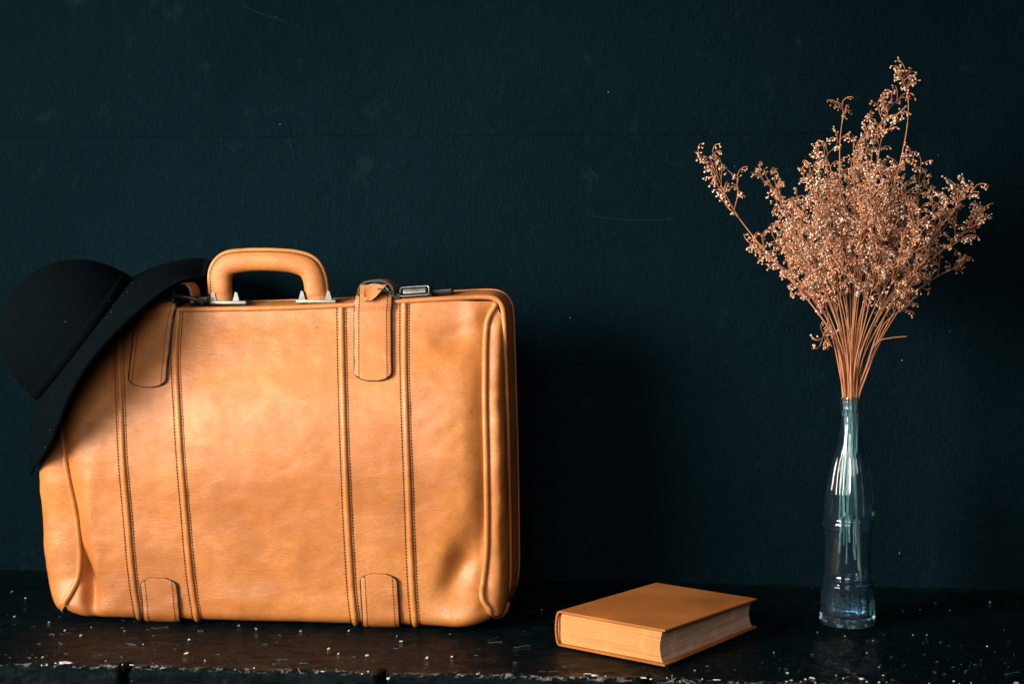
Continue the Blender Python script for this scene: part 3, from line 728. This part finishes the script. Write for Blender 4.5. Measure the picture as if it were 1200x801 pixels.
# ------------------------------------------------------------------ hat
hb = P(99, 396, 0.068)
hat = thing('felt_hat', 'black felt hat with drooping brim hung over a corner of the suitcase', 'hat', tuple(hb))
vd = (hb-CAM).normalized(); vr = vd.cross(Vector((0, 0, 1))).normalized(); vu = vr.cross(vd)
ax = (vr*-0.79+vu*0.61-vd*0.03).normalized()
e1 = vr*0.61+vu*0.79; e1 = (e1-ax*e1.dot(ax)).normalized(); e2 = e1.cross(ax)     # e1 to the upper right, e2 across in depth
if e2.dot(vd) > 0: e2 = -e2
def H(phi, rx, ry, h): return hb+e1*(rx*math.cos(phi))+e2*(0.90*ry*math.sin(phi))+ax*h
NP = 96
CX, CY, CH = 0.0835, 0.092, 0.0885
def crown(i, j, sh=0.0):
    t = i/24*PI/2; phi = 2*PI*j/NP
    r = math.cos(t)**0.92; h = math.sin(t)**1.0
    dent = 1-0.05*math.exp(-((phi-PI/2)/0.7)**2)*math.sin(2*t)
    return tuple(H(phi, (CX-sh)*r*dent+1e-5, (CY-sh)*r*dent+1e-5, (CH-sh)*h))
V, F = grid(25, NP, crown, wrap=True)
Vi, Fi = grid(25, NP, lambda i, j: crown(i, j, 0.003), wrap=True, flip=True)
mb = MB(); mb.add(V, F); mb.add(Vi, Fi); cr = mb.build('crown', M_FELT, hat)
def brim(i, j, under=False):
    s = i/16; phi = 2*PI*j/NP
    front = math.sin(phi); right = math.cos(phi)
    W = 0.009*math.exp(-((phi-PI)/0.35)**2)+0.011*math.exp(-((math.atan2(front, right)+0.20)/0.22)**2)+0.074+0.004*right+0.003*math.cos(2*phi)
    dr = 33+4*math.cos(2*phi)-(15*front if front > 0 else 0)+3*math.sin(3*phi+0.8)+2.5*math.sin(5*phi+2)
    if front < 0: dr -= 6*(-front)**1.0*(0.6+0.4*right)
    w_ = math.atan2(front, right); dr += (60 if w_ > 0 else 10)*math.sin(w_)*math.exp(-(w_/0.62)**2)
    a = math.radians(dr)
    k = s*W
    h = -k*math.sin(a)*(0.55+0.45*s)-(0.0 if s > 0 else 0)
    k2 = k*math.cos(a*(0.55+0.45*s))
    th = 0.0019*(1 if under else 0)*(1-0.3*s)
    return tuple(H(phi, CX+k2-0.0008, CY*1.0+k2-0.0008, h-th))
mb = MB(); mb.add(*grid(17, NP, brim, wrap=True, flip=True)); mb.add(*grid(17, NP, lambda i, j: brim(i, j, True), wrap=True))
n0 = 16*NP; mb.F += [(n0+j, n0+(j+1) % NP, 17*NP+n0+(j+1) % NP, 17*NP+n0+j) for j in range(NP)]; mb.M += [0]*NP
mb.build('brim', M_FELT, hat)
def ribb(i, j):
    phi = 2*PI*j/NP; prof = [(0.0003, 0.001), (0.0009, 0.0016), (0.0009, 0.0105), (0.0002, 0.0111)][i]
    t = math.asin(min(1, prof[1]/CH)); r = math.cos(t)**0.92
    return tuple(H(phi, CX*r+prof[0], CY*r+prof[0], prof[1]))
obj('hat_band', *grid(4, NP, ribb, wrap=True), M_FELT, hat)

# ------------------------------------------------------------------ book
A = Gd(650.5, 756); B = Gd(780, 781); C = Gd(890, 735.5)
ex_ = (B-A); ey_ = (C-B); wx, wy = ex_.length, ey_.length
ex_.normalize(); ey_.normalize(); m_ = (ex_+Vector((ey_.y, -ey_.x, 0))).normalized(); ex_ = m_; ey_ = Vector((-m_.y, m_.x, 0))          # tail edge runs spine -> fore edge, ey_ along the fore edge
TH = P(778, 737.5, B.y).z
book = thing('book', 'closed ochre cloth hardback book lying on the ledge', 'book', tuple(A+(C-A)*0.5))
BZ = 0.0003
def bp(a, b, z): q = A+ex_*a+ey_*b; return (q.x, q.y, z*(1-0.13*b/wy)+BZ)     # a little thinner at the head
cb = 0.0023
def board(z0, z1, warp=0):
    n = 9; V = []; F = []
    r = 0.0007
    loop = [(-0.0, 0), (wx, 0), (wx, wy), (0.0, wy)]
    import bmesh
    Vb, Fb = box((0, 0, 0), (wx-0.004, wy, z1-z0), 0.0009)
    return [bp(v[0]+(wx-0.004)/2+0.004, v[1]+wy/2, v[2]+(z0+z1)/2) for v in Vb], Fb
sharp(obj('back_cover', *board(0, cb), M_CLOTH, book)); sharp(obj('front_cover', *board(TH-cb, TH), M_CLOTH, book))
# rounded spine with a hinge groove
sp = []
for k in range(13):
    a = -PI/2+PI*k/12; sp.append((0.0042-0.0046*math.cos(a), TH/2+(TH/2-0.0003)*math.sin(a)))
inn = [(x+0.0018 if 0 < i < 12 else x, TH/2+(z-TH/2)*0.92) for i, (x, z) in enumerate(sp)]
def spf(i, j):
    y = wy*j/4; return bp(sp[i][0], y, sp[i][1]) if i < 13 else bp(inn[25-i][0], y, inn[25-i][1])
V, F = grid(26, 5, spf); F += [tuple(i*5 for i in range(26)), tuple(i*5+4 for i in range(26))[::-1]]
sharp(obj('spine', V, F, M_CLOTH, book))
# page block: flat head and tail, hollow fore edge
ov = 0.0045; zs = np.linspace(cb+0.0002, TH-cb-0.0002, 22); V = []; F = []; M = []
xs_ = []
fe = lambda z: wx-ov-0.0032*math.sin(PI*(z-zs[0])/(zs[-1]-zs[0]))**0.9-0.0003*random.random()
nb = 20
ring = []
for k, z in enumerate(zs):
    loop = [(0.0055-0.004*math.sin(PI*k/21), ov*0.8)]
    xe = fe(z)
    for t in np.linspace(0.1, 1, nb): loop.append((0.0055+(xe-0.0055)*t, ov*0.8+0.00035*nz(t*6, z*40, 0, 3)))
    for t in np.linspace(0.05, 1, nb): loop.append((xe+0.0004*nz(z*900, t*2, 1, 1), ov*0.8+(wy-1.6*ov)*t))
    loop.append((0.0055-0.004*math.sin(PI*k/21), wy-ov*0.8))
    ring.append(len(loop)); V += [bp(a, b, z) for a, b in loop]
n = ring[0]
for k in range(21):
    for j in range(n):
        F.append((k*n+j, k*n+(j+1) % n, (k+1)*n+(j+1) % n, (k+1)*n+j)); M.append(1 if nb <= j < 2*nb else 0)
F += [tuple(range(n))[::-1], tuple(21*n+j for j in range(n))]; M += [0, 0]
sharp(obj('page_block', V, F, [M_PAGES, M_FORE], book, True, M), 50)
V, F = box((0, 0, 0), (wx-0.016, wy-0.010, 0.0007), 0.0002)
obj('endpaper', [bp(v[0]+wx/2+0.004, v[1]+wy/2-0.0012, v[2]+TH-cb-0.0003) for v in V], F, M_ENDPAPER, book)
V, F = box((0, 0, 0), (0.0022, 0.003, TH*0.72), 0.0006)
obj('headband', [bp(v[0]+0.0026, v[1]+ov*0.8-0.0002, v[2]+TH/2) for v in V], F, M_BAND, book)

# ------------------------------------------------------------------ bottle
bc = Gd(994, 731.0); bc.y += 0.006; bc.z = 0
kx = (P(1094, 600, bc.y)-P(994, 600, bc.y)).x/100.0
bz = lambda py: P(995, py, bc.y).z
prof_px = [(735, 27), (733.5, 30.5), (730, 32.5), (725, 33), (715, 32), (700, 31), (688, 30.5), (683, 30.6), (680, 28.4), (676, 30.2), (672, 28.0), (660, 27.6), (645, 27.6), (630, 28), (621, 28.2), (618, 30.4), (613, 31.0), (609, 30.2), (606, 28.4), (595, 28.3), (580, 27), (565, 24.8), (550, 22), (535, 18.5), (520, 15), (505, 12.2), (492, 10.8), (482, 10.2), (480.5, 12.2), (478, 12.8), (475.5, 12.2), (474, 11.2), (472, 12.6), (469.5, 12.8), (467, 11.6), (465, 11.3)]
pr = [(h*kx, max(0.0004, bz(py))) for py, h in prof_px]; z_off = pr[0][1]-0.0006
pr = [(r, z-z_off) for r, z in pr]
prs = crom([(r, z, 0) for r, z in pr], 150)[:, :2]
NB = 96
zf_ = lambda py: bz(py)-z_off
def flute(r, z, phi):
    f = 0
    if zf_(726) < z < zf_(684): f = 0.0015*sst(zf_(726), zf_(720), z)*(1-sst(zf_(690), zf_(684), z))
    if zf_(606) < z < zf_(520): f = 0.0019*sst(zf_(606), zf_(598), z)*(1-sst(zf_(548), zf_(520), z))
    return r+f*abs(math.cos(phi*8))-f*0.5
def outer(i, j):
    r, z = prs[i]; phi = 2*PI*j/NB; rr = flute(r, z, phi); return (bc.x+rr*math.cos(phi), bc.y+rr*math.sin(phi), z)
inner = [(max(0.004, r-(0.0031 if z < zf_(520) else 0.0022)), z) for r, z in prs if z > 0.008]
inner = [(0.0005, 0.009), (inner[0][0]*0.6, 0.0085), (inner[0][0]*0.92, 0.0095)]+inner[1:]
def inn_(i, j):
    r, z = inner[i]; phi = 2*PI*j/NB; return (bc.x+r*math.cos(phi), bc.y+r*math.sin(phi), z)
mb = MB(); Vo, Fo = grid(150, NB, outer, wrap=True); mb.add(Vo, Fo); ni = len(inner)
Vi, Fi = grid(ni, NB, inn_, wrap=True, flip=True); b0 = len(mb.V); mb.add(Vi, Fi)
mb.F += [(149*NB+j, 149*NB+(j+1) % NB, b0+(ni-1)*NB+(j+1) % NB, b0+(ni-1)*NB+j) for j in range(NB)]; mb.M += [0]*NB
mb.F += [tuple(b0+j for j in range(NB)), tuple(range(NB))[::-1]]; mb.M += [0, 0]
bot = mb.build('glass_bottle', M_GLASS)
tag(bot, 'clear blue tinted glass bottle with fluted base holding dried flowers', 'bottle')

# ------------------------------------------------------------------ dried flower sprigs
neck_z = zf_(468)
def unit(v): return v/(np.linalg.norm(v)+1e-12)
def rotv(v, k, a): k = unit(k); return v*math.cos(a)+np.cross(k, v)*math.sin(a)+k*np.dot(k, v)*(1-math.cos(a))
def floret(mb, c, d, s):
    """a small dried bud: tan calyx below, papery pale tip"""
    d = unit(d); a = unit(np.cross(d, rng.normal(size=3))); b = np.cross(d, a); V = [c-d*s*0.15]; n = 5
    for (h, r) in ((0.35, 0.24), (0.85, 0.33), (1.15, 0.38+0.12*rng.random())):
        for k in range(n): t = 2*PI*k/n+h; V.append(c+d*s*(h+0.10*(k % 2))+(a*math.cos(t)+b*math.sin(t))*s*r)
    V.append(c+d*s*1.12); T = len(V)-1
    mb.add(V, [(0, 1+(k+1) % n, 1+k) for k in range(n)]+[(1+k, 1+(k+1) % n, 6+(k+1) % n, 6+k) for k in range(n)], 0)
    b0 = len(mb.V)-len(V)
    for k in range(n):
        mb.F += [(b0+6+k, b0+6+(k+1) % n, b0+11+(k+1) % n, b0+11+k), (b0+11+k, b0+11+(k+1) % n, b0+T)]; mb.M += [1, 1]
def cyme(tw, fl, p0, d, L, curl, nf, s, r=0.00042):
    """one recurving twig with a row of florets along its outer side"""
    d = unit(d); ax_ = unit(np.cross(d, rng.normal(size=3))+1e-6); pts = [p0]; q = p0.copy(); n = 6
    for k in range(n):
        d = rotv(d, ax_, curl/n); q = q+d*L/n; pts.append(q.copy())
    tw.add(*tube(pts, [r]*(n)+[r*0.5], 4, caps=False))
    sd = unit(np.cross(ax_, d))
    for k in range(nf):
        t = 0.25+0.75*(k+0.5)/nf; i = min(n-1, int(t*n)); fr = t*n-i; c = pts[i]*(1-fr)+pts[i+1]*fr; tan = unit(pts[i+1]-pts[i])
        o = -np.sign(curl)*np.cross(ax_, tan)*(-1); o = unit(o+0.55*rng.normal(size=3)+tan*0.45)
        floret(fl, c+o*rng.uniform(0.0006, 0.0026), o, s*rng.uniform(0.75, 1.2))
def sprig(name, label, group, nk, path, r0, branches, blen, nf, fs=0.0025, t0=0.45, bare=False, foot=None):
    """path: points above the neck; nk: offset in the neck"""
    base = foot if foot is not None else np.array([bc.x+nk[0]*1.2+rng.uniform(-.004, .004), bc.y+nk[1]*1.2, zf_(612)+rng.uniform(-0.012, 0.012)-(0.05*rng.random() if rng.random() < 0.3 else 0)])
    pts = [base, np.array([bc.x+nk[0]*0.8, bc.y+nk[1]*0.8, neck_z-0.045]), np.array([bc.x+nk[0], bc.y+nk[1], neck_z])]+[np.array(p) for p in path]
    c = crom(pts, 60)
    wob = np.stack([0.0020*np.sin(np.linspace(0, 7+5*rng.random(), 60)+rng.random()*6), 0.0020*np.sin(np.linspace(0, 8, 60)+rng.random()*6), np.zeros(60)], 1); wob[:26] *= np.linspace(0, 1, 26)[:, None]
    c = c+wob
    root = thing(name, label, 'dried flower', tuple(base), group)
    V_, F_ = tube(c, np.interp(np.arange(60), [0, 30, 59], [r0*1.25, r0*0.95, r0*0.40]), 6)
    mi = [1 if (foot is None and k < 59*6 and c[k//6][2] < neck_z-0.004) else 0 for k in range(len(F_))]; mi[-2] = 1 if foot is None else 0
    obj('stem', V_, F_, [M_STEM, M_GREEN], root, True, mi)
    ni = 60*2/ (len(pts)-1)
    ga = rng.random()*6
    for k in range(branches):
        t = t0+(1-t0)*(k+0.4*rng.random())/branches; i = min(57, int((0.38+0.62*t)*59)); p0 = c[i]; T = unit(c[i+1]-c[i-1]); ga += 2.4
        a = unit(np.cross(T, np.array([math.cos(ga), math.sin(ga), 0.3]))); d = rotv(T, a, rng.uniform(0.45, 0.85))
        L = blen*(1.15-0.75*t)*rng.uniform(0.75, 1.25)
        tw = MB(); fl = MB(); n = 8; q = p0.copy(); bpts = [q.copy()]
        for m in range(n): d = unit(d+0.10*np.array([0, 0, 1])+0.10*rng.normal(size=3)); q = q+d*L/n; bpts.append(q.copy())
        tw.add(*tube(bpts, np.linspace(r0*0.62, r0*0.34, n+1), 5, caps=False))
        nc = max(3, int(L/0.0058))
        for m in range(nc):
            tt = 0.25+0.75*(m+0.6)/nc; ii = min(n-1, int(tt*n)); pb_ = bpts[ii]; tb = unit(bpts[min(n, ii+1)]-bpts[ii])
            dd = rotv(tb, unit(np.cross(tb, rng.normal(size=3))), rng.uniform(0.35, 1.0))
            cyme(tw, fl, pb_, dd, rng.uniform(0.009, 0.018), rng.choice([-1, 1])*rng.uniform(0.4, 1.7), nf+int(rng.integers(-1, 2)), fs)
        cyme(tw, fl, bpts[-1], unit(bpts[-1]-bpts[-2]), 0.015, rng.uniform(1, 2), nf, fs)
        br = tw.build('branch', M_STEM2 if rng.random() < 0.35 else M_STEM, root)
        fl.build('florets', [M_CALYX, M_PETAL2 if rng.random() < 0.4 else M_PETAL], br, kind='stuff')
    if not bare:
        tw = MB(); fl = MB()
        for m in range(3): cyme(tw, fl, c[59-3*m], unit(c[59]-c[55])+0.4*rng.normal(size=3), 0.016, rng.uniform(1, 2)*rng.choice([-1, 1]), nf+1, fs)
        br = tw.build('branch', M_STEM, root); fl.build('florets', [M_CALYX, M_PETAL], br, kind='stuff')
    return root, c
GRP = 'dried flower sprigs standing in the glass bottle'
def lab(tx, ty, dy):
    if tx < 935: return 'bushy dried sprig with cream buds leaning out on the left side of the bunch'
    if tx > 1085: return 'bushy dried sprig with cream buds leaning out on the right side of the bunch'
    if ty < 200: return 'tall bushy dried sprig with cream buds reaching the top of the dense bunch'
    if dy < 0: return 'bushy dried sprig with cream buds in the front of the dense middle of the bunch'
    return 'bushy dried sprig with cream buds at the back of the dense middle of the bunch'
def mid(tx, ty, dy, bend=0.3):
    T = np.array(P(tx, ty, bc.y+dy)); N0 = np.array([bc.x, bc.y, neck_z]); h = T-N0
    a = N0+np.array([h[0]*0.16, h[1]*0.2, h[2]*0.33]); b = N0+np.array([h[0]*0.52, h[1]*0.55, h[2]*0.68])
    return [a, b, T]
TIPS = [(893, 205, .01), (942, 190, -.02), (965, 172, .03), (1002, 168, -.01), (1030, 155, .02), (1062, 190, -.03), (1092, 205, .02), (1105, 235, -.02), (1118, 262, .03),
        (1020, 205, -.05), (985, 210, .05), (950, 225, -.05), (915, 232, .04), (930, 262, -.06), (905, 280, .0), (1090, 268, -.05), (1055, 232, .06), (1010, 245, -.07), (972, 255, -.03), (1040, 262, .0), (958, 295, .06), (1075, 300, .05), (922, 312, -.02), (1000, 190, .04)]
for (tx, ty, dy) in TIPS:
    tx = 998+(tx-998)*0.95
    nk = np.clip(np.array([(tx-998)*0.00006+rng.uniform(-.0022, .0022), dy*0.09+rng.uniform(-.001, .001)]), -0.0066, 0.0066)
    sprig('dried_flower_sprig', lab(tx, ty, dy), GRP, nk, mid(tx, ty, dy), 0.00074*rng.uniform(0.75, 1.3), 8, 0.055, 6, t0=0.58)
for (tx, ty, dy) in [(940, 300, .05), (1065, 315, -.04), (975, 300, -.07), (1035, 300, -.06), (1005, 290, .06), (925, 270, .06), (1100, 290, .0), (960, 240, .0), (1045, 205, .0)]:
    nk = np.clip(np.array([(tx-998)*0.00006+rng.uniform(-.0025, .0025), dy*0.09]), -0.0066, 0.0066)
    sprig('dried_flower_sprig', lab(tx, ty, dy), GRP, nk, mid(tx, ty, dy), 0.00075*rng.uniform(0.85, 1.2), 4, 0.050, 6, t0=0.66)
N0 = np.array([bc.x, bc.y, neck_z])
def pth(pp, dy): return [np.array(P(x, y, bc.y+dy*(k+1)/len(pp))) for k, (x, y) in enumerate(pp)]
sprig('dried_flower_sprig', 'long thin dried sprig arching out furthest left of the bunch', GRP, np.array([-.0066, -.001]), pth([(980, 400), (940, 340), (895, 290), (862, 250), (842, 215), (833, 192)], -0.03), 0.00090, 6, 0.046, 4, t0=0.55)
sprig('dried_flower_sprig', 'dried sprig with the tallest tip, curling above the rest of the bunch', GRP, np.array([.002, .001]), pth([(1010, 390), (1030, 290), (1050, 200), (1063, 145), (1066, 110), (1059, 86)], -0.01), 0.0008, 3, 0.024, 5, t0=0.74)
sprig('dried_flower_sprig', 'greyer dried sprig reaching furthest right of the bunch', GRP, np.array([.0060, .001]), pth([(1030, 395), (1075, 320), (1115, 285), (1136, 270), (1146, 262)], 0.02), 0.00085, 6, 0.042, 5, t0=0.45)
sprig('dried_flower_sprig', 'dried sprig ending in an upright spray at the upper right of the bunch', GRP, np.array([.0056, -.002]), pth([(1025, 395), (1065, 320), (1105, 265), (1124, 238), (1132, 224)], 0.0), 0.00085, 6, 0.038, 5, t0=0.5)
sprig('dried_flower_sprig', 'dried sprig with drooping lower right spray', GRP, np.array([.0064, .0]), pth([(1030, 400), (1065, 350), (1100, 324), (1126, 311)], 0.04), 0.0008, 6, 0.038, 4, t0=0.45)
sprig('dried_flower_sprig', 'dried sprig with forked feathery top above the middle of the bunch', GRP, np.array([.0012, -.003]), pth([(1008, 380), (1018, 280), (1030, 190), (1038, 150), (1041, 120)], 0.0), 0.0009, 5, 0.040, 5, t0=0.6)
sprig('dried_flower_sprig', 'nearly bare dried twig poking up at the top left of the bunch', GRP, np.array([-.0012, .003]), pth([(995, 380), (985, 260), (982, 185), (986, 150), (994, 126)], 0.0), 0.0008, 2, 0.028, 3, fs=0.0016, t0=0.8, bare=True)
sprig('dried_flower_sprig', 'low dried sprig bending left with flowers along its upper side', GRP, np.array([-.0062, .001]), pth([(978, 395), (945, 340), (912, 310), (888, 292)], 0.0), 0.0009, 6, 0.040, 5, t0=0.45)
sprig('dried_flower_sprig', 'short dried twig with a small hanging cluster at the lower left of the bunch', GRP, np.array([-.0058, -.003]), pth([(982, 415), (972, 385), (968, 378), (961, 402)], -0.02), 0.0008, 2, 0.016, 4, t0=0.85)
sprig('dried_flower_sprig', 'thin dried twig at the lower right of the bunch with few flowers', GRP, np.array([.0062, -.002]), pth([(1020, 420), (1035, 385), (1050, 368), (1064, 357)], -0.01), 0.0008, 3, 0.026, 3, t0=0.7)
sprig('dried_flower_sprig', 'bare broken dried stem sticking out sideways low on the right', GRP, np.array([.0060, .002]), pth([(1018, 428), (1027, 402), (1042, 396), (1061, 394)], -0.015), 0.0008, 0, 0.02, 3, bare=True, foot=np.array([bc.x+0.0125, bc.y-0.004, zf_(683)]))
